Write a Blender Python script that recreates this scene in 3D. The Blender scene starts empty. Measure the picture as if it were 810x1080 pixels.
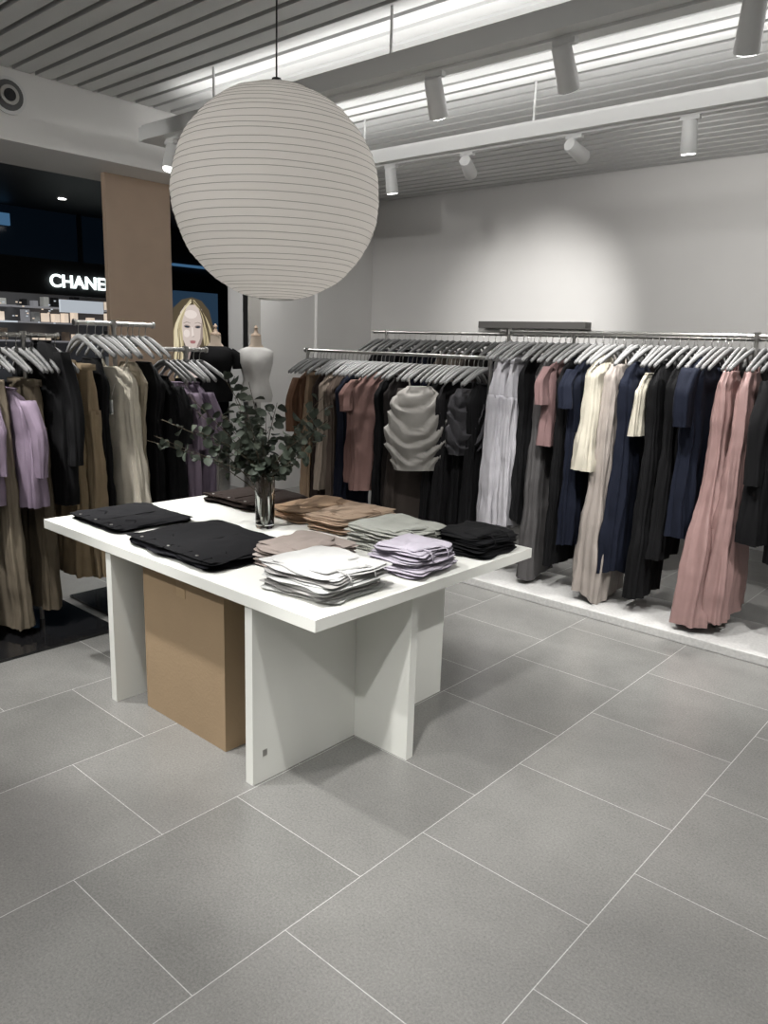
import bpy, math, random, bmesh
from mathutils import Vector, Matrix, noise
random.seed(7)
D=bpy.data; C=bpy.context
H=1.58
def srgb(r,g,b):
    f=lambda c:((c/255+0.055)/1.055)**2.4 if c/255>0.04045 else c/255/12.92
    return (f(r),f(g),f(b))
# ---------------- materials
def mat(name,col,rough=.6,metal=0,noise_amt=0,nscale=20,bump=0,bscale=200,emit=0,ecol=None,trans=0,sheen=0,coat=0,ior=1.45):
    m=D.materials.new(name); m.use_nodes=True; nt=m.node_tree; b=nt.nodes['Principled BSDF']
    b.inputs['Base Color'].default_value=(*col,1); b.inputs['Roughness'].default_value=rough
    b.inputs['Metallic'].default_value=metal; b.inputs['IOR'].default_value=ior
    b.inputs['Transmission Weight'].default_value=trans
    b.inputs['Sheen Weight'].default_value=sheen
    b.inputs['Coat Weight'].default_value=coat
    if emit: 
        b.inputs['Emission Color'].default_value=(*(ecol or col),1); b.inputs['Emission Strength'].default_value=emit
    tc=None
    if noise_amt or bump:
        tc=nt.nodes.new('ShaderNodeTexCoord')
    if noise_amt:
        n=nt.nodes.new('ShaderNodeTexNoise'); n.inputs['Scale'].default_value=nscale; n.inputs['Detail'].default_value=5
        nt.links.new(tc.outputs['Object'],n.inputs['Vector'])
        mx=nt.nodes.new('ShaderNodeMix'); mx.data_type='RGBA'
        mx.inputs[6].default_value=(*[max(0,c*(1-noise_amt)) for c in col],1); mx.inputs[7].default_value=(*[min(1,c*(1+noise_amt)) for c in col],1)
        nt.links.new(n.outputs['Fac'],mx.inputs[0]); nt.links.new(mx.outputs[2],b.inputs['Base Color'])
    if bump:
        n=nt.nodes.new('ShaderNodeTexNoise'); n.inputs['Scale'].default_value=bscale; n.inputs['Detail'].default_value=3
        nt.links.new(tc.outputs['Object'],n.inputs['Vector'])
        bp=nt.nodes.new('ShaderNodeBump'); bp.inputs['Strength'].default_value=bump; bp.inputs['Distance'].default_value=.01
        nt.links.new(n.outputs['Fac'],bp.inputs['Height']); nt.links.new(bp.outputs['Normal'],b.inputs['Normal'])
    return m
_fab={}
def fabric(rgb,rough=.85,sheen=0):
    k=(rgb,rough)
    if k not in _fab:
        c=tuple(x*.80 for x in srgb(*rgb))
        m=mat('fabric_%d_%d_%d'%rgb,c,rough,0,.16,14,.22,260,sheen=sheen)
        m.node_tree.nodes['Principled BSDF'].inputs['Specular IOR Level'].default_value=.25 if rough>.6 else .5
        _fab[k]=m
    return _fab[k]
# ---------------- mesh builder
class MB:
    def __init__(s): s.v=[];s.f=[];s.m=[];s.mats=[]
    def mi(s,m):
        if m not in s.mats: s.mats.append(m)
        return s.mats.index(m)
    def add(s,vs,fs,m):
        o=len(s.v); i=s.mi(m); s.v+= [tuple(v) for v in vs]
        for f in fs: s.f.append([a+o for a in f]); s.m.append(i)
    def box(s,x0,x1,y0,y1,z0,z1,m):
        vs=[(x,y,z) for x in(x0,x1) for y in(y0,y1) for z in(z0,z1)]
        s.add(vs,[(0,1,3,2),(4,6,7,5),(0,4,5,1),(2,3,7,6),(0,2,6,4),(1,5,7,3)],m)
    def tube(s,pts,r,m,n=8,cap=True,rr=None):
        pts=[Vector(p) for p in pts]; vs=[];fs=[];L=len(pts)
        prev=None
        for i,p in enumerate(pts):
            d=(pts[min(i+1,L-1)]-pts[max(i-1,0)]).normalized()
            if prev is None:
                a=Vector((0,0,1)) if abs(d.z)<.9 else Vector((1,0,0))
                u=d.cross(a).normalized()
            else:
                u=(prev-d*prev.dot(d)).normalized()
            prev=u; w=d.cross(u); rad=rr[i] if rr else r
            for k in range(n):
                t=2*math.pi*k/n; vs.append(p+u*math.cos(t)*rad+w*math.sin(t)*rad)
        for i in range(L-1):
            for k in range(n):
                a=i*n+k;b=i*n+(k+1)%n; fs.append((a,b,b+n,a+n))
        if cap: fs.append(tuple(range(n-1,-1,-1))); fs.append(tuple(range((L-1)*n,L*n)))
        s.add(vs,fs,m)
    def loft(s,rings,m,cap0=True,cap1=True):
        n=len(rings[0]); vs=[p for r in rings for p in r]; fs=[]
        for i in range(len(rings)-1):
            for k in range(n):
                a=i*n+k;b=i*n+(k+1)%n; fs.append((a,b,b+n,a+n))
        if cap0: fs.append(tuple(range(n-1,-1,-1)))
        if cap1: fs.append(tuple(range((len(rings)-1)*n,len(rings)*n)))
        s.add(vs,fs,m)
    def build(s,name,smooth=False,loc=(0,0,0),rot=0,bevel=0,angle=None,parent=None):
        me=D.meshes.new(name); me.from_pydata(s.v,[],s.f); me.update()
        for m in s.mats: me.materials.append(m)
        for p,i in zip(me.polygons,s.m): p.material_index=i; p.use_smooth=smooth
        bm=bmesh.new(); bm.from_mesh(me); bmesh.ops.recalc_face_normals(bm,faces=bm.faces)
        bm.to_mesh(me); bm.free()
        o=D.objects.new(name,me); C.scene.collection.objects.link(o)
        o.location=loc; o.rotation_euler=(0,0,rot)
        if bevel:
            b=o.modifiers.new('bevel','BEVEL'); b.width=bevel; b.segments=2; b.limit_method='ANGLE'
        if angle is not None and smooth:
            try: me.set_sharp_from_angle(angle=angle)
            except Exception: pass
        if parent: o.parent=parent
        return o
def interp(tab,d):
    if d<=tab[0][0]: return tab[0][1:]
    for a,b in zip(tab,tab[1:]):
        if d<=b[0]:
            t=(d-a[0])/(b[0]-a[0]+1e-9); t=t*t*(3-2*t)
            return tuple(p+(q-p)*t for p,q in zip(a[1:],b[1:]))
    return tab[-1][1:]

# ---------------- base materials
M_wall=mat('wall_paint',(.62,.607,.59),.8,0,.03,3,.05,300)
M_wall2=mat('column_paint',(.76,.75,.73),.45,0,.03,3)
M_white=mat('white_lacquer',(.75,.755,.71),.36,0,.015,4)
M_trim=mat('white_metal',(.70,.70,.69),.45)
M_slat=mat('slat_paint',(.60,.60,.59),.55)
M_void=mat('ceiling_void_black',(.03,.03,.03),.9)
M_steel=mat('brushed_steel',(.50,.49,.47),.28,1)
M_hang=mat('hanger_grey',(.20,.20,.198),.55)
M_blackgloss=mat('black_gloss',(.012,.012,.013),.08,coat=.6)
M_black=mat('black_matte',(.012,.012,.014),.6)
M_dark=mat('mall_dark',(.014,.015,.018),.5)
M_card=mat('cardboard',srgb(156,134,106),.85,0,.06,9,.1,80)
M_tape=mat('packing_tape',srgb(160,137,107),.45)
M_lens=mat('lamp_lens',(1,1,1),.3,emit=9,ecol=(1,.98,.95))
M_wood=mat('wood_panel',srgb(180,158,138),.55,0,.08,6)

def floor_mat():
    m=D.materials.new('grey_porcelain_tile'); m.use_nodes=True; nt=m.node_tree; b=nt.nodes['Principled BSDF']
    g=nt.nodes.new('ShaderNodeNewGeometry'); sp=nt.nodes.new('ShaderNodeSeparateXYZ'); cb=nt.nodes.new('ShaderNodeCombineXYZ')
    nt.links.new(g.outputs['Position'],sp.inputs[0])
    def addn(sock,v):
        a=nt.nodes.new('ShaderNodeMath'); a.operation='ADD'; a.inputs[1].default_value=v; nt.links.new(sock,a.inputs[0]); return a.outputs[0]
    nt.links.new(addn(sp.outputs['Y'],-.005+12.0),cb.inputs[0]); nt.links.new(addn(sp.outputs['X'],.77+24.0),cb.inputs[1])
    br=nt.nodes.new('ShaderNodeTexBrick'); br.offset=.5; br.offset_frequency=2; br.squash=1
    br.inputs['Scale'].default_value=1; br.inputs['Brick Width'].default_value=.6; br.inputs['Row Height'].default_value=.6
    br.inputs['Mortar Size'].default_value=.0016; br.inputs['Mortar Smooth'].default_value=.2
    br.inputs['Color1'].default_value=(.183,.181,.172,1); br.inputs['Color2'].default_value=(.210,.207,.197,1); br.inputs['Mortar'].default_value=(.45,.445,.43,1)
    nt.links.new(cb.outputs[0],br.inputs['Vector'])
    n=nt.nodes.new('ShaderNodeTexNoise'); n.inputs['Scale'].default_value=130; n.inputs['Detail'].default_value=9; n.inputs['Roughness'].default_value=.8; nt.links.new(g.outputs['Position'],n.inputs['Vector'])
    n2=nt.nodes.new('ShaderNodeTexNoise'); n2.inputs['Scale'].default_value=5; n2.inputs['Detail'].default_value=9; n2.inputs['Roughness'].default_value=.7; nt.links.new(g.outputs['Position'],n2.inputs['Vector'])
    r=nt.nodes.new('ShaderNodeMapRange'); r.inputs[3].default_value=.62; r.inputs[4].default_value=1.4; r.inputs[1].default_value=.28; r.inputs[2].default_value=.72
    nt.links.new(n.outputs['Fac'],r.inputs[0])
    r2=nt.nodes.new('ShaderNodeMapRange'); r2.inputs[3].default_value=.80; r2.inputs[4].default_value=1.2; nt.links.new(n2.outputs['Fac'],r2.inputs[0])
    mu=nt.nodes.new('ShaderNodeMath'); mu.operation='MULTIPLY'; nt.links.new(r.outputs[0],mu.inputs[0]); nt.links.new(r2.outputs[0],mu.inputs[1])
    vm=nt.nodes.new('ShaderNodeVectorMath'); vm.operation='SCALE'; nt.links.new(br.outputs['Color'],vm.inputs[0]); nt.links.new(mu.outputs[0],vm.inputs['Scale'])
    nt.links.new(vm.outputs[0],b.inputs['Base Color'])
    b.inputs['Roughness'].default_value=.25; b.inputs['Specular IOR Level'].default_value=.65
    bp=nt.nodes.new('ShaderNodeBump'); bp.inputs['Strength'].default_value=.10; bp.inputs['Distance'].default_value=.002
    nt.links.new(n.outputs['Fac'],bp.inputs['Height']); nt.links.new(bp.outputs[0],b.inputs['Normal'])
    return m
mb=MB(); mb.box(-16,3,-4,13,-.1,0,floor_mat()); mb.build('floor')
mb=MB(); mb.box(-6.22,3.1,6.7,6.85,0,3.4,M_wall); mb.build('wall_back')
mb=MB(); mb.box(3,3.15,-4,6.7,0,3.4,M_wall); mb.build('wall_right')
mb=MB(); mb.box(-5.05,3.1,-4.15,-4,0,3.4,M_wall); mb.build('wall_front')
mb=MB(); mb.box(-6.75,-6.22,5.11,6.85,0,3.4,M_wall2); mb.box(-6.22,-6.18,5.85,6.7,0,3.4,M_wall2); mb.build('wall_left')
mb=MB(); mb.box(-6.17,3,6.685,6.7,0,.1,M_trim); mb.build('baseboard_back')
mb=MB(); mb.box(-5.75,-5.05,-4.1,5.3,2.70,3.4,M_wall2)
mb.build('wall_header')
mb=MB()
def disc(mb,c,axis,r,m,th=.01,n=24):
    c=Vector(c);axis=Vector(axis).normalized(); mb.tube([c,c+axis*th],r,m,n)
disc(mb,(-5.05,2.225,2.95),(1,0,0),.105,M_trim,.012); disc(mb,(-5.04,2.225,2.95),(1,0,0),.085,mat('speaker_grey',(.12,.12,.12),.6),.006); disc(mb,(-5.034,2.225,2.95),(1,0,0),.055,M_steel,.012); disc(mb,(-5.022,2.225,2.95),(1,0,0),.035,M_black,.004)
mb.build('ceiling_speaker',True,angle=.6)
mb=MB(); mb.box(-6.7,3.1,-4.1,6.8,3.24,3.32,M_void); mb.build('ceiling')
mb=MB(); y=-3.95; p=.135
while y<6.66:
    x0=-6.2 if y>5.3 else -5.04
    mb.box(x0,2.99,y,min(y+.10,6.69),3.10,3.13,M_slat); y+=p
mb.build('ceiling_slats')
mb=MB()
for yc,hw in ((2.96,.085),(4.24,.07),(1.06,.07),(-.53,.07)):
    mb.box(-4.66,2.9,yc-hw,yc+hw,2.78,2.865,M_trim); mb.box(-4.5,2.8,yc-.018,yc+.018,2.768,2.781,M_trim)
mb.box(-4.72,-4.58,2.89,4.31,2.782,2.862,M_trim)
for yy in (2.96,4.24,1.06,-.53):
    for xx in (-4.02,-2.65,-1.25,.2,1.6): mb.tube([(xx,yy,2.85),(xx,yy,3.11)],.007,M_trim,8)
mb.build('lighting_track_frame')
LC=(1,.985,.962)
def spot(x,y,aim,power,lit=True,size=1.15,sc=1.0,blend=.45):
    e=D.objects.new('track_spotlight',None); C.scene.collection.objects.link(e); e.location=(x,y,2.768)
    piv=Vector((0,0,-.07)); d=(Vector(aim)-Vector((x,y,2.70))).normalized()
    mb=MB(); mb.box(-.05,.05,-.015,.015,-.02,0,M_trim); mb.tube([(0,0,-.02),(0,0,-.06)],.008,M_trim,8)
    a=piv-d*.05*sc; b=piv+d*.11*sc
    mb.tube([a,a+d*.004,b-d*.004,b],.04,M_trim,20,rr=[.034*sc,.037*sc,.043*sc,.041*sc])
    mb.tube([b,b+d*.003],.034*sc,M_lens if lit else M_black,20)
    mb.build('body',True,parent=e,angle=.7)
    l=D.lights.new('lamp','SPOT'); l.energy=power; l.spot_size=size; l.spot_blend=blend; l.shadow_soft_size=.035; l.color=LC
    lo=D.objects.new('lamp',l); C.scene.collection.objects.link(lo); lo.parent=e; lo.location=b+d*.02
    lo.rotation_euler=d.to_track_quat('-Z','Y').to_euler()
# row over rack
spot(-3.76,4.24,(-3.75,4.75,0),120); spot(-3.12,4.24,(-4.0,6.7,1.80),240,False,.9,blend=1); spot(-2.37,4.24,(-2.1,6.7,2.0),62,False,1.8,blend=1); spot(-1.71,4.24,(-1.72,4.7,0),130)
spot(-.8,4.24,(-.9,6.7,1.8),64,False,1.8,blend=1)
# row 2
spot(-4.47,2.96,(-4.05,2.2,0.2),130,size=1.0); spot(-2.38,2.96,(-2.7,4.3,.5),120,True,sc=1.05); spot(-1.73,2.96,(-1.7,4.5,.2),130,False,sc=1.05); spot(-1.02,2.96,(-1.6,4.2,.3),90,sc=1.05)
spot(.2,2.96,(-.9,3.4,.1),150)
# row 3/4 above and behind viewer
spot(-3.6,1.06,(-3.15,2.0,0),210,size=.92); spot(-2.4,1.06,(-2.1,2.0,0.3),125,size=.95); spot(-1.2,1.06,(-1.0,2.2,0),160,size=1.0); spot(-4.3,1.06,(-4.2,2.1,.8),100)
spot(-2.8,-.53,(-2.3,1.1,0),165,size=.9); spot(-.6,-.53,(-.9,1.4,0),140,size=.85); spot(-4.3,-.53,(-4.9,3.4,1.6),120,size=.8)
def area(name,loc,sx,sy,P,rot=(0,0,0),col=(1,.99,.975)):
    l=D.lights.new(name,'AREA'); l.shape='RECTANGLE'; l.size=sx; l.size_y=sy; l.energy=P; l.color=col
    o=D.objects.new(name,l); C.scene.collection.objects.link(o); o.location=loc; o.rotation_euler=rot; return o
area('track_uplight',(-1.2,4.19,2.885),6.6,.08,22,(math.pi+1.0,0,0)); area('track_uplight',(-1.2,3.03,2.885),6.6,.08,22,(math.pi-1.0,0,0))
area('track_uplight',(-1.2,4.29,2.885),6.6,.08,8,(math.pi-1.0,0,0)); area('track_uplight',(-1.2,1.06,2.872),6.6,.12,8,(math.pi,0,0))
area('added_ceiling_fill',(-1.2,.3,3.08),4.5,1.2,36); area('added_ceiling_fill',(-1.2,-2.2,3.08),4.5,1.2,18)  # unseen area lamps added below the slats as soft fill
area('added_ceiling_fill',(.6,4.9,3.08),2.0,.5,12)  # another added fill lamp, no fixture modelled

# ---------------- table
mb=MB()
tx0,tx1,ty0,ty1=-3.50,-1.655,1.575,2.87
mb.box(tx0,tx1,ty0,ty1,.682,.724,M_white)
mb.box(-2.02,-1.98,1.585,2.69,0,.682,M_white); mb.box(-2.96,-2.92,1.585,2.69,0,.682,M_white)
mb.box(-1.98,-1.70,2.11,2.15,0,.682,M_white); mb.box(-2.92,-2.02,2.11,2.15,0,.682,M_white); mb.box(-3.24,-2.96,2.11,2.15,0,.682,M_white)
mb.box(-1.979,-1.978,1.63,1.65,.10,.125,M_steel)
mb.build('display_table',bevel=.003)
mb=MB(); bx0,bx1,by0,by1,bh=-2.795,-2.24,1.66,2.07,.655
mb.box(bx0,bx1,by0,by1,0,bh,M_card)
mb.box(bx0+.004,(bx0+bx1)/2-.003,by0-.002,by1,bh,bh+.004,M_card); mb.box((bx0+bx1)/2+.003,bx1-.004,by0-.002,by1,bh,bh+.004,M_card)
mb.box((bx0+bx1)/2-.03,(bx0+bx1)/2+.03,by0-.003,by1,bh+.004,bh+.006,M_tape); mb.box((bx0+bx1)/2-.03,(bx0+bx1)/2+.03,by0-.0025,by0,bh-.09,bh+.004,M_tape)
mb.build('cardboard_box',bevel=.003)

# ---------------- folded stacks
def slab(mb,cx,cy,z,sx,sy,th,m,rot,seed,wr=.004,n=24,wob=.008,pe=4):
    cr,sr=math.cos(rot),math.sin(rot); vs=[];fs=[]
    for side in (1,-1):
        for i in range(n+1):
            for j in range(n+1):
                u=math.sin((-1+2*i/n)*math.pi/2); v=math.sin((-1+2*j/n)*math.pi/2)
                mm=min((abs(u)**9+abs(v)**9)**(1/9),1)
                edge=(1-mm**(pe*3))**.5 if mm<1 else 0
                k=1/max(1,(abs(u)**11+abs(v)**11)**(1/11))
                X=u*k*sx/2; Y=v*k*sy/2
                nn=noise.noise(Vector((X*5+seed*3.1,Y*5,seed)))+.45*noise.noise(Vector((X*13+seed,Y*22,seed*2)))
                rd=1-abs(noise.noise(Vector((X*9+Y*4+seed,Y*3,seed*1.3))))*4
                nn+=max(0,rd)*.6
                X0,Y0=X,Y
                X+=noise.noise(Vector((Y0*9,seed*1.7,0)))*wob*abs(u); Y+=noise.noise(Vector((X0*9,0,seed*2.3)))*wob*abs(v)
                Z=side*th/2*edge + (nn*wr*2*(edge if side>0 else 0)) 
                Z+=noise.noise(Vector((X0*10,Y0*10,seed*.7)))*max(wr,.002)*1.2*mm**4
                vs.append((cx+X*cr-Y*sr,cy+X*sr+Y*cr,z+th/2+Z))
    o=(n+1)**2
    for i in range(n):
        for j in range(n):
            a=i*(n+1)+j; fs.append((a,a+n+1,a+n+2,a+1)); fs.append((o+a,o+a+1,o+a+n+2,o+a+n+1))
    mb.add(vs,fs,m)
def stack(name,cx,cy,sx,sy,n,th,cols,rot=0,kind='top',z0=.724,jit=.009):
    mb=MB(); z=z0+.003
    cr,sr=math.cos(rot),math.sin(rot)
    for i in range(n):
        m=fabric(cols[i%len(cols)])
        r=rot+random.uniform(-1,1)*(.07 if kind=='top' else .03); dx=random.uniform(-jit,jit);dy=random.uniform(-jit,jit)
        kx=random.uniform(.92,1.03); ky=random.uniform(.92,1.03)
        slab(mb,cx+dx,cy+dy,z,sx*kx,sy*ky,th*.68,m,r,random.random()*50,wr=.0012,wob=.026,pe=2)
        z+=th*.56
        slab(mb,cx+dx+random.uniform(-.008,.003),cy+dy+random.uniform(-.003,.008),z,sx*kx*.97,sy*ky*.97,th*.5,m,r+random.uniform(-.02,.02),random.random()*50,wr=.0012 if i<n-1 else .005,wob=.026,pe=2)
        z+=th*.44
    m=fabric(cols[(n-1)%len(cols)])
    T=lambda x,y,zz:(cx+x*cr-y*sr,cy+x*sr+y*cr,zz)
    if kind=='top':
        slab(mb,cx-sx*.12*cr,cy-sx*.12*sr,z-.002,sx*.62,sy*.80,.009,m,rot+.09,random.random()*50,wr=.005,wob=.03,pe=2)
        slab(mb,cx+sx*.2*cr+sy*.1*sr,cy+sx*.2*sr-sy*.1*cr,z-.001,sx*.34,sy*.55,.011,m,rot-.15,random.random()*50,wr=.005,wob=.03,pe=2)
        for q in (-.22,.16):
            mb.tube([T(sx*.30,sy*q,z+.008),T(sx*.46,sy*(q+.02),z+.004),T(sx*.505,sy*(q+.03),z-.012),T(sx*.51,sy*(q+.05),z-.035)],.0028,m,6)
    elif kind=='trouser':
        slab(mb,cx,cy-sy*.43,z-.003,sx*.95,sy*.10,.007,m,rot,random.random()*50,wr=.001,wob=.004,pe=3)
        for q in (-.40,-.2,0,.2,.4):
            mb.tube([T(sx*q,-sy*.49,z+.003),T(sx*q,-sy*.38,z+.004)],.003,m,6)
        mb.tube([T(sx*.04,-sy*.38,z+.002),T(sx*.03,sy*.42,z+.002)],.0022,m,6)
        for q in (-.28,.28):
            mb.tube([T(sx*(q-.08),-sy*.20,z+.002),T(sx*q,-sy*.12,z+.003),T(sx*(q+.08),-sy*.20,z+.002)],.0022,m,6)
        for q in (-.3,0,.3): mb.tube([T(sx*q,-sy*.43,z+.002),T(sx*q,-sy*.43,z+.0065)],.007,M_steel,10)
    return mb.build(name,True)
K=(15,15,18)
stack('folded_trousers_stack',-3.23,1.87,.46,.42,2,.011,[K,(18,18,22)],0,'trouser')
stack('folded_trousers_stack',-2.57,1.84,.64,.46,3,.013,[K,(19,19,25)],0,'trouser')
stack('folded_trousers_stack',-3.18,2.58,.44,.42,3,.013,[(44,33,28),(36,27,24)],0,'trouser')
stack('folded_sweater_stack',-2.735,2.60,.25,.40,4,.015,[(176,148,122),(188,158,130)],0,'top')
stack('folded_sweater_stack',-2.455,2.56,.26,.38,5,.015,[(190,166,144),(200,174,150)],.03,'top')
stack('folded_knit_stack',-2.15,1.98,.30,.32,5,.016,[(158,146,139),(170,158,151),(188,178,172)],.06,'top')
stack('folded_tee_stack',-2.07,2.44,.33,.32,6,.016,[(208,209,200),(192,194,186)],-.04,'top')
stack('folded_camisole_stack',-1.81,2.24,.25,.27,6,.016,[(186,180,193),(196,190,202)],.05,'top')
stack('folded_tee_stack',-1.87,1.82,.35,.33,6,.016,[(206,207,205),(172,170,168),(210,210,208)],.06,'top')
stack('folded_tee_stack',-1.81,2.66,.26,.28,6,.014,[K,(22,22,24)],0,'top')

# ---------------- vase + eucalyptus
M_glass=mat('vase_glass',(.95,.97,.96),.03,trans=1,ior=1.3)
M_stem=mat('stem_brown',(.07,.055,.035),.8)
M_leaf=mat('eucalyptus_leaf',(.035,.046,.032),.65,0,.5,9)
M_leaf2=mat('eucalyptus_leaf_light',(.085,.10,.075),.65,0,.3,9)
vx,vy=-2.70,2.24
mb=MB()
prof=[(.040,0),(.043,.01),(.047,.24),(.048,.25),(.0455,.25),(.0445,.24),(.040,.02),(.0,.016)]
n=28; rings=[[(vx+max(r,.0005)*math.cos(2*math.pi*k/n),vy+max(r,.0005)*math.sin(2*math.pi*k/n),.7255+z) for k in range(n)] for r,z in prof]
mb.loft(rings,M_glass,True,True)
rnd=random.Random(3)
ends=[]
for i in range(17):
    a=rnd.uniform(0,2*math.pi); R=rnd.uniform(.1,.36); top=rnd.uniform(.38,.62)
    ends.append((R*math.cos(a),R*math.sin(a),top))
ends+=[(-.36,-.30,.50),(-.42,-.34,.38),(-.30,-.38,.44),(-.26,-.22,.60),(.16,.26,.56),(.10,.30,.46),(-.05,-.05,.68),(-.12,-.16,.70)]
for ex,ey,top in ends:
    pts=[];m_=9
    bx,by=rnd.uniform(-.03,.03),rnd.uniform(-.03,.03)
    for k in range(m_+1):
        t=k/m_; q=max(0,(t-.25)/.75)
        x=bx*(1-t)+ex*q**1.4; y_=by*(1-t)+ey*q**1.4
        z=.03+ (top-.03)*(t**.85) + .02*math.sin(t*5+ex*20)
        pts.append((vx+x,vy+y_,.725+z))
    mb.tube(pts,.002,M_stem,5,rr=[.0032-.002*k/m_ for k in range(m_+1)])
    for k in range(3,m_+1):
        p0=Vector(pts[k-1]);p1=Vector(pts[k]); d=(p1-p0).normalized()
        if p0.z<.725+.24: continue
        for s in (0,.5):
            c=p0.lerp(p1,s)
            for sg in (1,-1):
                if rnd.random()<.12: continue
                ax=Vector((rnd.uniform(-1,1),rnd.uniform(-1,1),rnd.uniform(-.6,.9))); ax=(ax-d*ax.dot(d)*.7).normalized()*sg
                L=rnd.uniform(.034,.058); W=L*rnd.uniform(.34,.48)
                side=ax.cross(Vector((rnd.uniform(-1,1),rnd.uniform(-1,1),rnd.uniform(-1,1)))).normalized(); nn=ax.cross(side)
                b0=c+ax*.006
                vs=[]
                for (l,w) in [(0,0),(.15,.55),(.45,1),(.75,.85),(.93,.45),(1,0)]: 
                    vs+=[b0+ax*l*L+side*w*W+nn*.008*w-nn*.012*l*l, b0+ax*l*L-nn*.012*l*l, b0+ax*l*L-side*w*W+nn*.008*w-nn*.012*l*l]
                fs=[]
                for q in range(5):
                    a=q*3; fs+=[(a,a+3,a+4,a+1),(a+1,a+4,a+5,a+2)]
                mb.add(vs,fs,M_leaf if rnd.random()<.78 else M_leaf2)
mb.build('eucalyptus_vase',True)

# ---------------- paper lantern
def lantern():
    m=D.materials.new('rice_paper'); m.use_nodes=True; nt=m.node_tree; b=nt.nodes['Principled BSDF']
    b.inputs['Base Color'].default_value=(.88,.86,.83,1); b.inputs['Roughness'].default_value=.85
    tc=nt.nodes.new('ShaderNodeTexCoord'); n=nt.nodes.new('ShaderNodeTexNoise'); n.inputs['Scale'].default_value=22; n.inputs['Detail'].default_value=8
    nt.links.new(tc.outputs['Object'],n.inputs[0]); bp=nt.nodes.new('ShaderNodeBump'); bp.inputs['Strength'].default_value=.4; bp.inputs['Distance'].default_value=.01
    nt.links.new(n.outputs['Fac'],bp.inputs['Height']); nt.links.new(bp.outputs[0],b.inputs['Normal'])
    tr=nt.nodes.new('ShaderNodeBsdfTranslucent'); tr.inputs[0].default_value=(.93,.905,.87,1)
    mx=nt.nodes.new('ShaderNodeMixShader'); mx.inputs[0].default_value=.45
    out=nt.nodes['Material Output']; nt.links.new(b.outputs[0],mx.inputs[1]); nt.links.new(tr.outputs[0],mx.inputs[2]); nt.links.new(mx.outputs[0],out.inputs[0])
    rib=mat('lantern_rib',(.34,.325,.30),.8)
    R=.415; VS=.985; cx,cy,cz=-2.54,2.17,2.145
    NR=42; sub=4; mb=MB(); n=96; rings=[]
    phi0=math.asin(.17); ribs=[]
    rr=random.Random(5); offs=[rr.uniform(-.13,.13) for _ in range(NR+1)]
    for i in range(NR*sub+1):
        k=i/sub; kk=int(k); fr=k-kk
        def ph(q): 
            q=min(q,NR); return math.pi-phi0-(math.pi-2*phi0)*((q+ (offs[q] if 0<q<NR else 0))/NR)
        p_=ph(kk)*(1-fr)+ph(min(kk+1,NR))*fr
        z=math.cos(p_)*R*VS
        ring=[]
        for j in range(n):
            a=2*math.pi*j/n
            rad=math.sin(p_)*R
            rad+= -.0016*math.sin(fr*math.pi) + .0016*math.sin(a*3+k*.7)+.003*noise.noise(Vector((math.cos(a)*4,math.sin(a)*4,k*.8)))
            if j%12==0: rad+=.0018
            ring.append((rad*math.cos(a),rad*math.sin(a),z+.0015*math.sin(a*2+kk*1.3)))
        rings.append(ring)
        if fr<1e-6: ribs.append(ring)
    mb.loft(rings,m,False,False)
    for r in ribs:
        pts=[(x*1.001,y*1.001,z) for x,y,z in r]
        mb.tube(pts+[pts[0],pts[1]],.0009,rib,4,cap=False)
    zt=R*VS*math.cos(phi0)
    for zz in (zt,-zt):
        mb.tube([(.17*R*math.cos(2*math.pi*j/24),.17*R*math.sin(2*math.pi*j/24),zz) for j in range(26)],.003,M_steel,6,cap=False)
    mb.tube([(-.07,0,zt),(0,0,zt+.03),(.07,0,zt)],.0025,M_steel,6)
    mb.tube([(0,0,zt+.03),(0,0,zt-.10)],.018,M_black,12)
    mb.tube([(0,0,zt+.02),(0,0,3.14-cz)],.0035,M_black,8)
    lan=mb.build('paper_lantern_pendant',True,loc=(cx,cy,cz))
    l=D.lights.new('lantern_fill','POINT'); l.energy=1.7; l.shadow_soft_size=.07; l.color=(1,.97,.93)  # added inside the unlit lantern to brighten its paper
    lo=D.objects.new('lantern_fill',l); C.scene.collection.objects.link(lo); lo.parent=lan; lo.location=(0,0,.0)
lantern()

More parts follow.
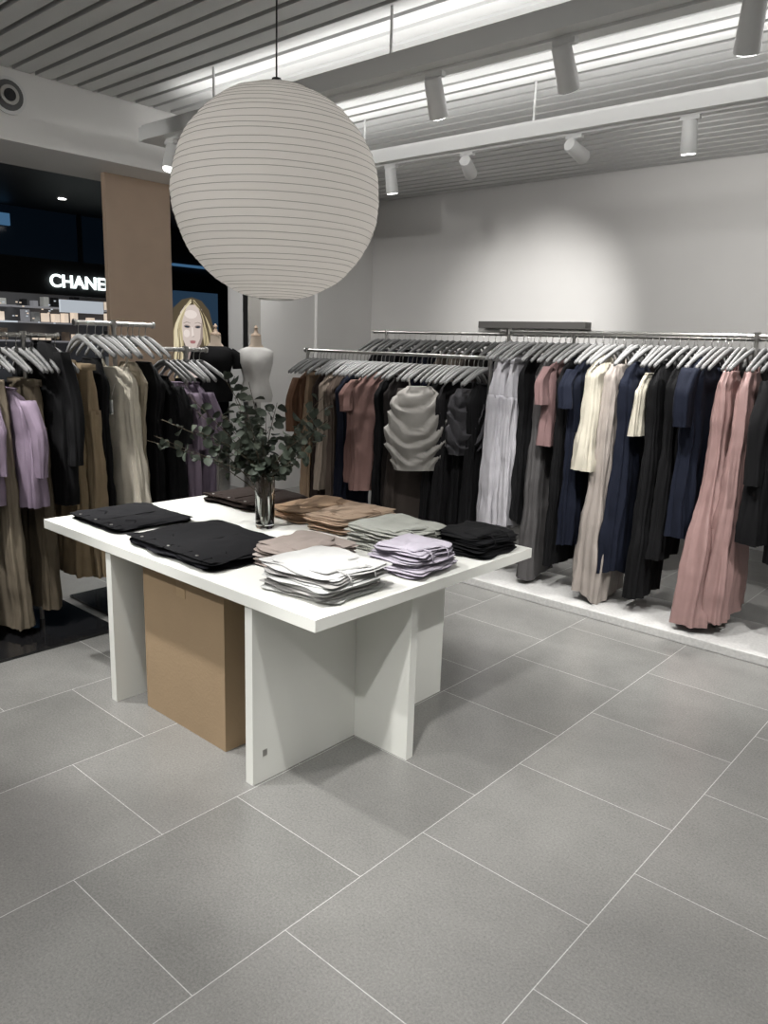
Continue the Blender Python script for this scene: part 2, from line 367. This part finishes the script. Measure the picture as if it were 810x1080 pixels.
# ---------------- garments
def cloth_ring(cx,cy,z,w,th,A,seed,t,N=72,e=.62,k1=7,k2=13,swag=0,hem=0):
    r=random.Random(seed); p1,p2,p3=[r.uniform(0,6.3) for _ in range(3)]; d1,d2=r.uniform(-1.6,1.6),r.uniform(-2,2); q1,q2=r.uniform(.5,1.2),r.uniform(.3,.8)
    out=[]
    for j in range(N):
        a=2*math.pi*j/N; c,s=math.cos(a),math.sin(a)
        X=math.copysign(abs(c)**e,c)*w; Y=math.copysign(abs(s)**e,s)*th
        nx,ny=c*th,s*w; l=math.hypot(nx,ny)+1e-9; nx/=l;ny/=l
        wob=1.3*noise.noise(Vector((c*1.5+seed%97,s*1.5,z*2.2)))
        am=.7+.9*abs(noise.noise(Vector((c*2+seed%41,s*2,z*3))))
        f=A*am*(q1*math.sin(k1*a+p1+d1*t+wob*2.4)+q2*math.sin(k2*a+p2+d2*t+wob*3.4)+.25*math.sin(23*a+p3))
        if swag:
            xr=X/w; ph=27*z-4.2*(xr+.12)**2+p1+1.3*noise.noise(Vector((xr*1.5,z*5,seed%31)))
            pr=(ph/math.pi)%1.0
            prof=(pr**.7)*(1-max(0,(pr-.84)/.16))
            f+=swag*(prof*1.6-.5)*(1 if s<0 else .4)*(1-.35*abs(xr)**4)
        f+=.010*noise.noise(Vector((X*8+seed%53,Y*8,z*6)))+.005*noise.noise(Vector((X*22+seed%53,Y*22,z*16+X*9)))
        out.append((cx+X+nx*f,cy+Y+ny*f,z+hem*(math.sin(a+p2)+.4*math.sin(3*a+p1))))
    return out
PROF={
 'dress':[(0,.40,.35),(.05,.66,.55),(.12,.88,.8),(.36,.72,.8)],
 'strap':[(0,.40,.45),(.08,.62,.75),(.30,.62,.85)],
 'top':[(0,.30,.35),(.045,.62,.6),(.10,.93,.9),(.2,.95,1.0)],
 'skirt':[(0,.72,.55),(.04,.74,.7),(.2,.85,.9)],
 'draped':[(0,.46,.7),(.06,.78,1.0),(.14,1.0,1.2),(.34,1.12,1.3),(.5,.98,1.1)],
}
def garment(name,kind,x,y,top,bot,col,T=.055,W=.2,flare=1.2,ang=90,A=.012,sleeve=0,rough=.85,k1=None,k2=None,tag=False,buttons=False,hem=None):
    seed=int(random.random()*1e6); L=top-bot; m=fabric(col,rough)
    k1=k1 or random.choice([6,7,8,9]); k2=k2 or random.choice([11,13,15,17])
    if hem is None: hem=random.choice([0,.01,.02,.035]) if kind in('dress','strap') and L>.8 else .004
    mb=MB(); M=max(14,int(L/.025)) if kind!='draped' else 70
    if kind=='trousers':
        tab=[(0,.70,.55),(.05,.72,.7),(.26,.8,.9)]; cr=.27; rings=[]
        for i in range(9):
            d=cr*i/8; w,t=interp(tab,d); rings.append(cloth_ring(0,0,-d,w*W,t*T,A*.5*d/cr,seed,d,k1=k1,k2=k2))
        mb.loft(rings,m,True,True)
        for s in (-1,1):
            rings=[]
            for i in range(M):
                d=cr-.02+(L-cr+.02)*i/(M-1); q=i/(M-1); f=1+(flare-1)*q
                rings.append(cloth_ring(s*W*.42*(1+.12*q),s*.006,-d,W*.40*f,T*.9*f,A*(.5+.5*q),seed+s,d*1.2,k1=5,k2=9))
            mb.loft(rings,m,True,False)
        mb.box(-W*.72,W*.72,-T*.6,T*.6,-.035,-.002,m)
    else:
        tab=list(PROF[kind]); w_,t_=tab[-1][1:]; tab=[r for r in tab if r[0]<L*.8]+[(L,w_*flare,t_*flare*1.1)]
        rings=[]
        for i in range(M):
            d=L*(i/(M-1))**1.12; q=d/L; w,t=interp(tab,d)
            aa=A*(.15+.85*min(1,q*1.3))
            cxs=.008*math.sin(q*4+seed%7)
            rings.append(cloth_ring(cxs,0,-d,w*W,t*T,aa,seed,d*1.0,k1=k1,k2=k2,swag=.04*min(1,d*12)*min(1,(L-d)*14) if kind=='draped' else 0,hem=hem*q**3))
        mb.loft(rings,m,True,False)
        if kind in('strap','draped'):
            for s in (-1,1):
                mb.tube([(s*W*.30,-T*.3,-.02),(s*W*.40,-T*.1,.05),(s*W*.34,T*.2,-.01)],.006,m,6)
        if kind in('dress','top'):
            mb.tube([(W*.36*math.cos(a),T*.42*math.sin(a),.002) for a in [2*math.pi*k/16 for k in range(18)]],.006,m,6,cap=False)
        if sleeve:
            for s in (-1,1):
                rings=[]
                for i in range(12):
                    q=i/11; d=.05+sleeve*q
                    rings.append(cloth_ring(s*(W*.86+.05*min(1,q*2.2)+.01*q),.01*math.sin(q*3),-d,.048*(1-.25*q)*(.6+.4*min(1,q*3)),T*.75*(1-.2*q),.004+.004*q,seed+5+s,d*2,N=32,k1=5,k2=8))
                mb.loft(rings,m,True,False)
                r0=rings[-1]; mb.loft([[(p[0],p[1],p[2]) for p in r0],[(p[0],p[1],p[2]-.03) for p in r0]],m,False,False)
    if buttons:
        for i in range(5): disc(mb,(0,-T*1.02-.004,-.16-i*.09),(0,-1,0),.009,M_steel,.004,10)
    if tag:
        mb.box(.02,.05,-T-.03,-T-.029,-.26,-.18,TAG); mb.tube([(.035,-T-.03,-.18),(.02,-T*.5,-.08)],.001,TAG,4)
    return mb.build(name,True,loc=(x,y,top),rot=math.radians(ang))
TAG=mat('price_tag_card',(.8,.8,.78),.6)
def hanger(mb,px,py,pz,ang,s=1.0):
    c,sn=math.cos(ang),math.sin(ang)
    T=lambda a,b,z:(px+a*c-b*sn,py+a*sn+b*c,pz+z)
    rings=[]; n=15
    for i in range(n):
        q=-1+2*i/(n-1); a=q*.215*s; z=-.075-.10*abs(q)**1.5; b=.022*q*q
        hh=.019*(1-.3*abs(q)); ht=.008
        rings.append([T(a,b+ht*math.cos(k*math.pi/3),z+hh*math.sin(k*math.pi/3)) for k in range(6)])
    mb.loft(rings,M_hang)
    pts=[T(0,0,-.085),T(0,0,-.04)]+[T(.016*math.sin(t),0,-.0+.016*-math.cos(t)-.004) for t in [math.pi*(.1+1.35*k/6) for k in range(7)]]
    mb.tube(pts,.0024,M_steel,5)
def hangers_row(name,axis,a0,a1,fixed,z,sp):
    mb=MB(); a=a0
    while a<a1:
        j=math.radians(random.uniform(-8,8))
        if axis=='X': hanger(mb,a,fixed,z,math.pi/2+j)
        else: hanger(mb,fixed,a,z,j)
        a+=sp*random.uniform(.75,1.25)
    return mb.build(name,True)
def rack(name,axis,a0,a1,fixed,z,posts,base=None,zb=0):
    mb=MB(); P=(lambda a,zz,o=0:(a,fixed+o,zz)) if axis=='X' else (lambda a,zz,o=0:(fixed+o,a,zz))
    mb.tube([P(a0,z),P(a1,z)],.0125,M_steel,12)
    for e in (a0,a1): mb.tube([P(e-.006,z),P(e+.006,z)],.018,M_steel,12)
    for p in posts: 
        mb.tube([P(p,zb),P(p,z)],.0125,M_steel,12); mb.tube([P(p,zb),P(p,zb+.012)],.035,M_steel,16)
        mb.tube([P(p,z-.02),P(p,z+.02)],.018,M_steel,12)
    if base:
        x0,x1,y0,y1=base; mb.box(x0,x1,y0,y1,0,.014,M_blackgloss)
    return mb.build(name,True,angle=.6)
M_plat=mat('terrazzo_white',(.56,.555,.54),.5,0,.25,60)
mb=MB(); mb.box(-4.95,-.2,4.13,4.66,0,.05,M_plat); mb.build('display_plinth',bevel=.004)
rack('clothes_rack','X',-2.90,-.3,4.42,1.675,[-2.84,-1.30,-.4],zb=.05); hangers_row('clothes_hangers','X',-2.86,-.4,4.42,1.675,.042)
rack('clothes_rack','X',-4.80,-2.95,4.42,1.50,[-4.78,-2.97],zb=.05); hangers_row('clothes_hangers','X',-4.76,-2.99,4.42,1.50,.042)
rack('clothes_rack','X',-4.95,-.5,5.42,1.675,[-4.8,-2.9,-.7],zb=0); hangers_row('clothes_hangers','X',-4.9,-.6,5.42,1.675,.06)
NAVY=(20,25,40); BLK=(14,14,16); PINK=(164,133,129); GREY=(88,86,86); CREAM=(200,194,178); WHT=(190,188,193); GRG=(166,157,150); MAU=(132,106,105)
Y=4.42
g=garment
g('hanging_trousers','trousers',-2.80,Y,1.52,.37,WHT,.075,.2,1.3,78)
g('hanging_trousers','trousers',-2.71,Y,1.51,.42,WHT,.05,.2,1.2,88)
g('hanging_dress','dress',-2.62,Y,1.52,.45,BLK,.045,.2,1.1)
g('hanging_dress','strap',-2.52,Y,1.50,.10,GREY,.05,.2,1.3)
g('hanging_blouse','top',-2.43,Y,1.52,.98,MAU,.045,.2,1.05,sleeve=.2)
g('hanging_dress','dress',-2.35,Y,1.50,.22,BLK,.04,.2,1.1)
g('hanging_dress','dress',-2.26,Y,1.51,.36,NAVY,.055,.2,1.1,sleeve=.2)
g('hanging_blouse','top',-2.15,Y,1.54,.86,CREAM,.055,.18,1.2,A=.012,k1=15,k2=27)
g('hanging_dress','strap',-2.06,Y,1.50,.10,GRG,.065,.2,1.6,A=.016,rough=.38,hem=.04)
g('hanging_dress','dress',-1.94,Y,1.51,.24,NAVY,.07,.2,1.25)
g('hanging_blouse','top',-1.85,Y-.02,1.45,1.10,CREAM,.03,.17,1.0)
g('hanging_dress','dress',-1.77,Y,1.51,.14,BLK,.05,.2,1.25)
g('hanging_dress','dress',-1.67,Y,1.51,.40,BLK,.05,.2,1.1)
g('hanging_dress','dress',-1.55,Y-.02,1.55,.55,NAVY,.065,.22,1.15,sleeve=.28,A=.014)
g('hanging_dress','strap',-1.41,Y,1.49,.09,PINK,.055,.2,2.0,A=.018,rough=.5,k1=9,k2=17)
g('hanging_dress','strap',-1.30,Y,1.49,.14,PINK,.05,.2,1.7,A=.018,rough=.5,k1=9,k2=17)
g('hanging_jacket','top',-1.16,Y,1.50,.6,BLK,.06,.2,1.1,sleeve=.5)
g('hanging_dress','dress',-1.03,Y,1.50,.5,BLK,.055,.2,1.1)
g('hanging_dress','dress',-.90,Y,1.50,.4,NAVY,.055,.2,1.1)
# middle rack
g('hanging_blouse','top',-4.72,Y,1.33,.72,(108,80,62),.05,.19,1.05,sleeve=.4)
g('hanging_trousers','trousers',-4.63,Y,1.33,.30,(146,124,102),.045,.19,1.1)
g('hanging_dress','dress',-4.54,Y,1.32,.3,(48,38,34),.045,.19,1.1)
g('hanging_blouse','top',-4.45,Y,1.33,.40,(154,141,128),.045,.19,1.1)
g('hanging_dress','dress',-4.36,Y,1.32,.3,(92,80,72),.045,.19,1.1)
g('hanging_dress','dress',-4.25,Y,1.32,.26,NAVY,.06,.19,1.25)
g('hanging_jumpsuit','top',-4.11,Y,1.32,.50,(132,102,96),.055,.19,1.0,sleeve=.18)
g('hanging_jumpsuit','top',-3.98,Y-.03,1.35,.46,(142,112,106),.055,.2,1.0,60,sleeve=.2,buttons=True)
g('hanging_dress','dress',-3.86,Y,1.32,.24,BLK,.045,.19,1.1)
g('hanging_dress','dress',-3.76,Y,1.32,.34,(38,34,33),.045,.19,1.1)
g('hanging_skirt','skirt',-3.56,Y-.02,1.26,.18,(60,53,49),.07,.24,1.15,52)
g('hanging_draped_top','draped',-3.43,Y-.19,1.29,.70,(152,149,144),.045,.19,.85,40,A=.004)
g('hanging_dress','dress',-3.40,Y+.04,1.32,.2,BLK,.05,.19,1.2)
g('hanging_dress','dress',-3.28,Y,1.32,.2,(22,21,23),.05,.19,1.2)
g('hanging_ruched_top','draped',-3.10,Y-.08,1.29,.84,(66,65,68),.035,.12,.9,55,A=.008)
g('hanging_dress','dress',-3.17,Y+.05,1.32,.12,BLK,.05,.19,1.2)
g('hanging_dress','dress',-3.04,Y+.02,1.32,.12,BLK,.05,.19,1.2)
# back rack
pal=[BLK,(50,43,39),NAVY,(60,60,64),(28,27,28),(96,88,80),BLK,(36,35,40),(130,121,111),NAVY]
xx=-4.85; i=0
while xx<-.7:
    kd=['dress','trousers','top','skirt','dress'][i%5]
    g({'dress':'hanging_dress','trousers':'hanging_trousers','top':'hanging_blouse','skirt':'hanging_skirt'}[kd],kd,xx,5.42,1.52,[.35,.45,.75,.6,.5][i%5],pal[(i*3)%10],.055,.19,1.15,sleeve=.3 if kd=='top' else 0)
    xx+=.15; i+=1

# ---------------- left racks (rail along Y, X=-4.1)
XL=-4.1
rack('clothes_rack','Y',1.30,1.98,XL,1.56,[1.40,1.80],base=(-4.38,-3.68,1.30,2.03)); hangers_row('clothes_hangers','Y',1.36,1.97,XL,1.56,.042)
rack('clothes_rack','Y',2.08,2.56,XL,1.635,[2.31],base=(-4.38,-3.80,2.10,2.55)); hangers_row('clothes_hangers','Y',2.10,2.54,XL,1.635,.04)
rack('clothes_rack','Y',2.60,2.93,XL,1.50,[2.78],base=(-4.38,-3.80,2.62,3.0)); hangers_row('clothes_hangers','Y',2.62,2.91,XL,1.50,.038)
LIL=(142,127,144); KH=(142,124,98)
g('hanging_skirt','skirt',XL,1.44,1.34,.10,(108,96,83),.05,.19,1.2,0)
g('hanging_blouse','top',XL,1.54,1.31,.72,LIL,.045,.19,1.1,0,sleeve=.35)
g('hanging_skirt','skirt',XL,1.62,1.34,.06,(138,127,110),.045,.2,1.2,0)
g('hanging_blouse','top',XL+.03,1.69,1.29,.70,LIL,.045,.21,1.2,8,sleeve=.35,k1=11,A=.016)
g('hanging_trousers','trousers',XL,1.79,1.34,.12,(102,92,77),.045,.2,1.2,0)
g('hanging_jacket','top',XL+.02,1.885,1.53,.68,BLK,.05,.2,1.05,10,sleeve=.55)
g('hanging_trousers','trousers',XL,1.98,1.44,.26,KH,.045,.2,1.15,0)
g('hanging_trousers','trousers',XL+.01,2.07,1.42,.24,(152,134,108),.05,.2,1.2,4)
g('hanging_dress','dress',XL-.02,2.17,1.44,.42,BLK,.04,.2,1.1,0)
g('hanging_lace_dress','strap',XL+.04,2.29,1.40,.55,(214,206,190),.05,.25,1.3,14,A=.012,k1=9,k2=19,tag=True,hem=.03)
g('hanging_dress','dress',XL,2.39,1.42,.55,(160,149,130),.035,.2,1.1,0)
g('hanging_dress','dress',XL,2.49,1.42,.6,BLK,.045,.2,1.1,0)
g('hanging_blouse','top',XL,2.60,1.34,.60,BLK,.05,.2,1.1,0,sleeve=.3)
g('hanging_blouse','top',XL,2.71,1.30,.62,LIL,.045,.2,1.1,0,sleeve=.3)
g('hanging_blouse','top',XL,2.82,1.30,.60,(124,111,128),.045,.2,1.1,0,sleeve=.3)

mb=MB(); mb.box(-4.60,-3.42,6.58,6.695,1.755,1.82,mat('dark_bar_taupe',(.07,.066,.062),.6)); mb.build('wall_dark_bar',bevel=.004)  # thin dark bar on the back wall

# ---------------- dress forms
def form(x,y,top,ang,sleeve):
    mb=MB(); m=fabric(top); ms=mat('form_linen',srgb(206,190,172),.7)
    secs=[(1.0,.145,.10),(1.06,.155,.11),(1.12,.14,.10),(1.2,.118,.085),(1.28,.135,.10),(1.36,.155,.118),(1.42,.16,.11),(1.46,.162,.09),(1.485,.13,.07),(1.50,.085,.055)]
    N=32
    mk=lambda z,a,b:[(a*math.cos(2*math.pi*k/N),b*math.sin(2*math.pi*k/N)-(.02 if 1.3<z<1.42 and math.sin(2*math.pi*k/N)<0 else 0),z) for k in range(N)]
    mb.loft([mk(*s) for s in secs],m)
    mb.loft([mk(1.45,.09,.06),mk(1.505,.070,.052),mk(1.53,.050,.047),mk(1.60,.046,.044)],ms)
    mb.tube([(0,0,1.60),(0,0,1.615),(0,0,1.63),(0,0,1.66)],.03,M_wood,16,rr=[.047,.045,.02,.014])
    mb.tube([(0,0,1.66),(0,0,1.675),(0,0,1.70)],.01,M_wood,12,rr=[.012,.02,.004])
    if sleeve:
        for s in (-1,1): mb.tube([(s*.13,0,1.455),(s*.175,0,1.42),(s*.195,0,1.34),(s*.198,0,1.30)],.05,m,14,rr=[.04,.052,.05,.048])
    mb.tube([(0,0,.02),(0,0,1.02)],.013,M_steel,12); mb.tube([(0,0,0),(0,0,.02)],.16,M_steel,28)
    mb.build('dress_form',True,loc=(x,y,0),rot=math.radians(ang),angle=1.0)
form(-5.95,4.36,(20,20,22),52,True); form(-5.74,4.66,(222,220,216),52,False)
mb=MB(); mb.box(-5.45,-5.40,3.02,3.555,0,2.70,M_wood); mb.build('wood_clad_column',bevel=.003)
area('added_ceiling_fill',(-5.9,4.3,2.69),.3,1.2,20)  # added fill lamp above the dress forms
area('added_ceiling_fill',(-4.85,5.0,3.08),.5,.3,10)  # added fill lamp near the left wall corner

# ---------------- mall beyond
mb=MB(); mb.box(-16,-5.75,-4,13,3.3,3.4,M_dark)
for (a,b) in [(-7.2,2.6),(-7.2,4.8),(-9,3.5),(-9,6),(-10.4,5.2),(-8.2,1.6)]:
    disc(mb,(a,b,3.3),(0,0,-1),.05,M_lens,.006)
mb.build('ceiling_concourse')
M_blue=mat('blue_glow',(.02,.05,.1),.2,emit=.35,ecol=(.12,.3,.55)); M_cold=mat('cool_glow_display',(.5,.55,.6),.4,emit=.45,ecol=(.85,.92,1)); M_dim=mat('dim_glow_display',(.15,.15,.16),.5,emit=.16,ecol=(.85,.85,.9)); M_warm=mat('warm_glow_display',(.5,.45,.4),.5,emit=.6,ecol=(1,.82,.65))  # emission on display materials stands in for shop light on shelves and goods
M_navyglass=mat('blue_glass',(.010,.015,.024),.1,emit=.010,ecol=(.1,.22,.4))
mb=MB()
mb.box(-11.75,-11.55,-1,8.9,2.12,2.62,M_black); mb.box(-11.72,-11.62,-1,9,2.62,3.3,M_navyglass)
for yy in (-.5,1.0,2.6,4.3,7.1,8.8): mb.box(-11.75,-11.5,yy,yy+.16,0,2.2,M_black)
mb.box(-11.72,-11.6,7.2,13,0,3.3,M_dark); mb.box(-14.1,-14.0,-1,13,0,3.3,mat('boutique_wall',(.12,.12,.125),.6))
rs=random.Random(11)
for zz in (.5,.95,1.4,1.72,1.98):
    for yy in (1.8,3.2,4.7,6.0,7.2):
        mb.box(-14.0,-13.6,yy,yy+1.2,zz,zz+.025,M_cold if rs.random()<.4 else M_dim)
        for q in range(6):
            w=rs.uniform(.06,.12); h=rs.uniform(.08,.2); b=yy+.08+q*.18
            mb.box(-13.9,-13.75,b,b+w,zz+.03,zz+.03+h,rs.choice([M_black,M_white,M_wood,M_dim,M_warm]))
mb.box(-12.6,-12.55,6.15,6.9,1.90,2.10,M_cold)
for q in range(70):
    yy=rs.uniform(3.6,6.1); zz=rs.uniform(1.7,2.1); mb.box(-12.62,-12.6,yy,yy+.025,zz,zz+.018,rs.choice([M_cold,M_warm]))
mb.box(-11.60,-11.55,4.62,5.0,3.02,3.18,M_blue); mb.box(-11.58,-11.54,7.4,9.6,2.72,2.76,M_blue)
for yy in (1.5,3.0,4.5,6.0,7.5): mb.box(-11.6,-11.54,yy,yy+.05,2.62,3.3,M_black)
mb.build('boutique_storefront')
area('boutique_light',(-12.8,5.2,3.1),1,3,22)
cu=D.curves.new('storefront_sign','FONT'); cu.body='CHANEL'; cu.size=.258; cu.extrude=.012; cu.offset=.004; cu.space_character=1.0
so=D.objects.new('storefront_sign',cu); C.scene.collection.objects.link(so); so.location=(-11.52,5.50,2.235); so.rotation_euler=(math.pi/2,0,math.pi/2)
cu.materials.append(mat('sign_white',(1,1,1),.5,emit=2.0,ecol=(.85,.97,.95)))
def poster():
    mb=MB(); y0=7.90; z0=1.60
    def em(n,c,s=.95): return mat(n,(.02,.02,.02),.5,emit=s,ecol=srgb(*c))
    bg=em('screen_bg',(34,52,70)); hs=[em('screen_hair_%d'%i,c) for i,c in enumerate([(84,74,58),(138,124,98),(186,172,138),(220,208,176)])]
    sk=em('screen_skin',(206,192,184)); sk2=em('screen_skin_shade',(150,136,130)); ey=em('screen_eye',(46,54,64)); lip=em('screen_lip',(160,108,110)); lt=em('screen_skin_light',(228,216,208)); br=em('screen_brow',(104,92,80))
    hw,hh=.58,.72; SX,SY=1.40,1.18; oy,oz=.04,.04
    mb.box(-11.56,-11.50,y0-hw-.03,y0+hw+.03,z0-hh-.03,z0+hh+.03,M_black); mb.box(-11.50,-11.49,y0-hw,y0+hw,z0-hh,z0+hh,bg)
    cl=lambda v,a:max(-a,min(a,v))
    def poly(pts,m,lay):
        x=-11.488+lay*.0012; mb.add([(x,y0+cl(a*SX+oy,hw),z0+cl(b*SY+oz,hh)) for a,b in pts],[tuple(range(len(pts)))],m)
    def ell(cy,cz,a,b,m,lay,tilt=0,n=28):
        c,s=math.cos(tilt),math.sin(tilt)
        poly([(cy+a*math.cos(t)*c-b*math.sin(t)*s,cz+a*math.cos(t)*s+b*math.sin(t)*c) for t in [2*math.pi*k/n for k in range(n)]],m,lay)
    def strand(pts,w,m,lay):
        L=[];R=[]
        for i,(a,b) in enumerate(pts):
            q=i/(len(pts)-1); ww=w*(.35+.65*math.sin(math.pi*min(.9,q+.15)))
            L.append((a-ww,b)); R.append((a+ww,b))
        for i in range(len(pts)-1): poly([L[i],R[i],R[i+1],L[i+1]],m,lay)
    r=random.Random(4)
    poly([(-.42,-.66),(-.38,-.3),(-.33,.1),(-.27,.33),(-.14,.46),(0,.50),(.14,.46),(.25,.33),(.31,.1),(.34,-.3),(.34,-.66)],hs[0],0)
    poly([(-.14,-.70),(-.11,-.2),(.11,-.2),(.16,-.70)],sk2,1); poly([(-.30,-.7),(-.10,-.38),(.06,-.42),(.25,-.7)],sk,2)
    poly([(-.175,.16),(-.17,.28),(-.10,.38),(.04,.40),(.14,.34),(.172,.20),(.165,.0),(.12,-.16),(.05,-.25),(-.02,-.265),(-.09,-.225),(-.15,-.07)],sk,3)
    poly([(.172,.20),(.165,.0),(.12,-.16),(.05,-.25),(.06,-.18),(.11,-.08),(.12,.05),(.14,.2)],sk2,4); ell(-.085,-.01,.045,.055,lt,4); ell(-.02,.26,.09,.06,lt,4)
    for s in (-1,1):
        ell(s*.078,.088,.046,.024,sk2,4,.1*s); ell(s*.078,.084,.034,.013,ey,5,.08*s); strand([(s*.03,.134),(s*.08,.152),(s*.128,.13)],.011,br,5)
    poly([(-.014,.08),(.004,.08),(.018,-.045),(-.015,-.05)],lt,5); poly([(.024,-.04),(.02,-.055),(-.018,-.06),(.01,-.048)],sk2,6)
    ell(0,-.122,.045,.014,lip,5); ell(0,-.140,.038,.014,lip,6)
    for i in range(90):
        s=-1 if i%2 else 1; o=r.uniform(0,1); wv=r.uniform(.01,.035); ph=r.uniform(0,3); pts=[]
        for k in range(12):
            t=k/11; xx_=s*(.05+ (.12+.09*o)*math.sin(min(1,t*2.6)*math.pi/2)+ .13*o*max(0,t-.3))+wv*math.sin(t*11+ph)*t
            pts.append((xx_*(1 if t>.04 else .4),.47-.05*o*1-t*1.12))
        strand(pts,r.uniform(.006,.016),hs[r.choice([0,1,2,2,3,3] if s<0 else [0,1,1,2,2])],7+i*.1)
    mb.build('portrait_screen')
poster()
mb=MB(); mb.box(-6.3,-6.22,3.9,3.95,0,2.7,M_dark); mb.box(-6.3,-6.22,4.95,5.11,0,2.7,M_steel); mb.build('door_1')

w=D.worlds.new('w'); C.scene.world=w; w.use_nodes=True; w.node_tree.nodes['Background'].inputs[0].default_value=(.5,.55,.6,1); w.node_tree.nodes['Background'].inputs[1].default_value=.03
# ---------------- camera
f=811.0
A=Vector((1140-405,540-385,-f)).normalized(); B=Vector((-535-405,540-331,-f)).normalized()
Yv=A; Xv=-B; Xv=(Xv-Yv*Xv.dot(Yv)).normalized(); Zv=Xv.cross(Yv)
R=Matrix((Xv,Yv,Zv))
cam=D.cameras.new('camera'); co=D.objects.new('camera',cam); C.scene.collection.objects.link(co)
cam.sensor_fit='VERTICAL'; cam.sensor_height=36; cam.lens=f/1080*36; cam.clip_start=.05
co.matrix_world=Matrix.Translation((0,0,H))@R.to_4x4()
C.scene.camera=co
C.scene.view_settings.view_transform='Standard'; C.scene.view_settings.look='None'; C.scene.view_settings.exposure=.08
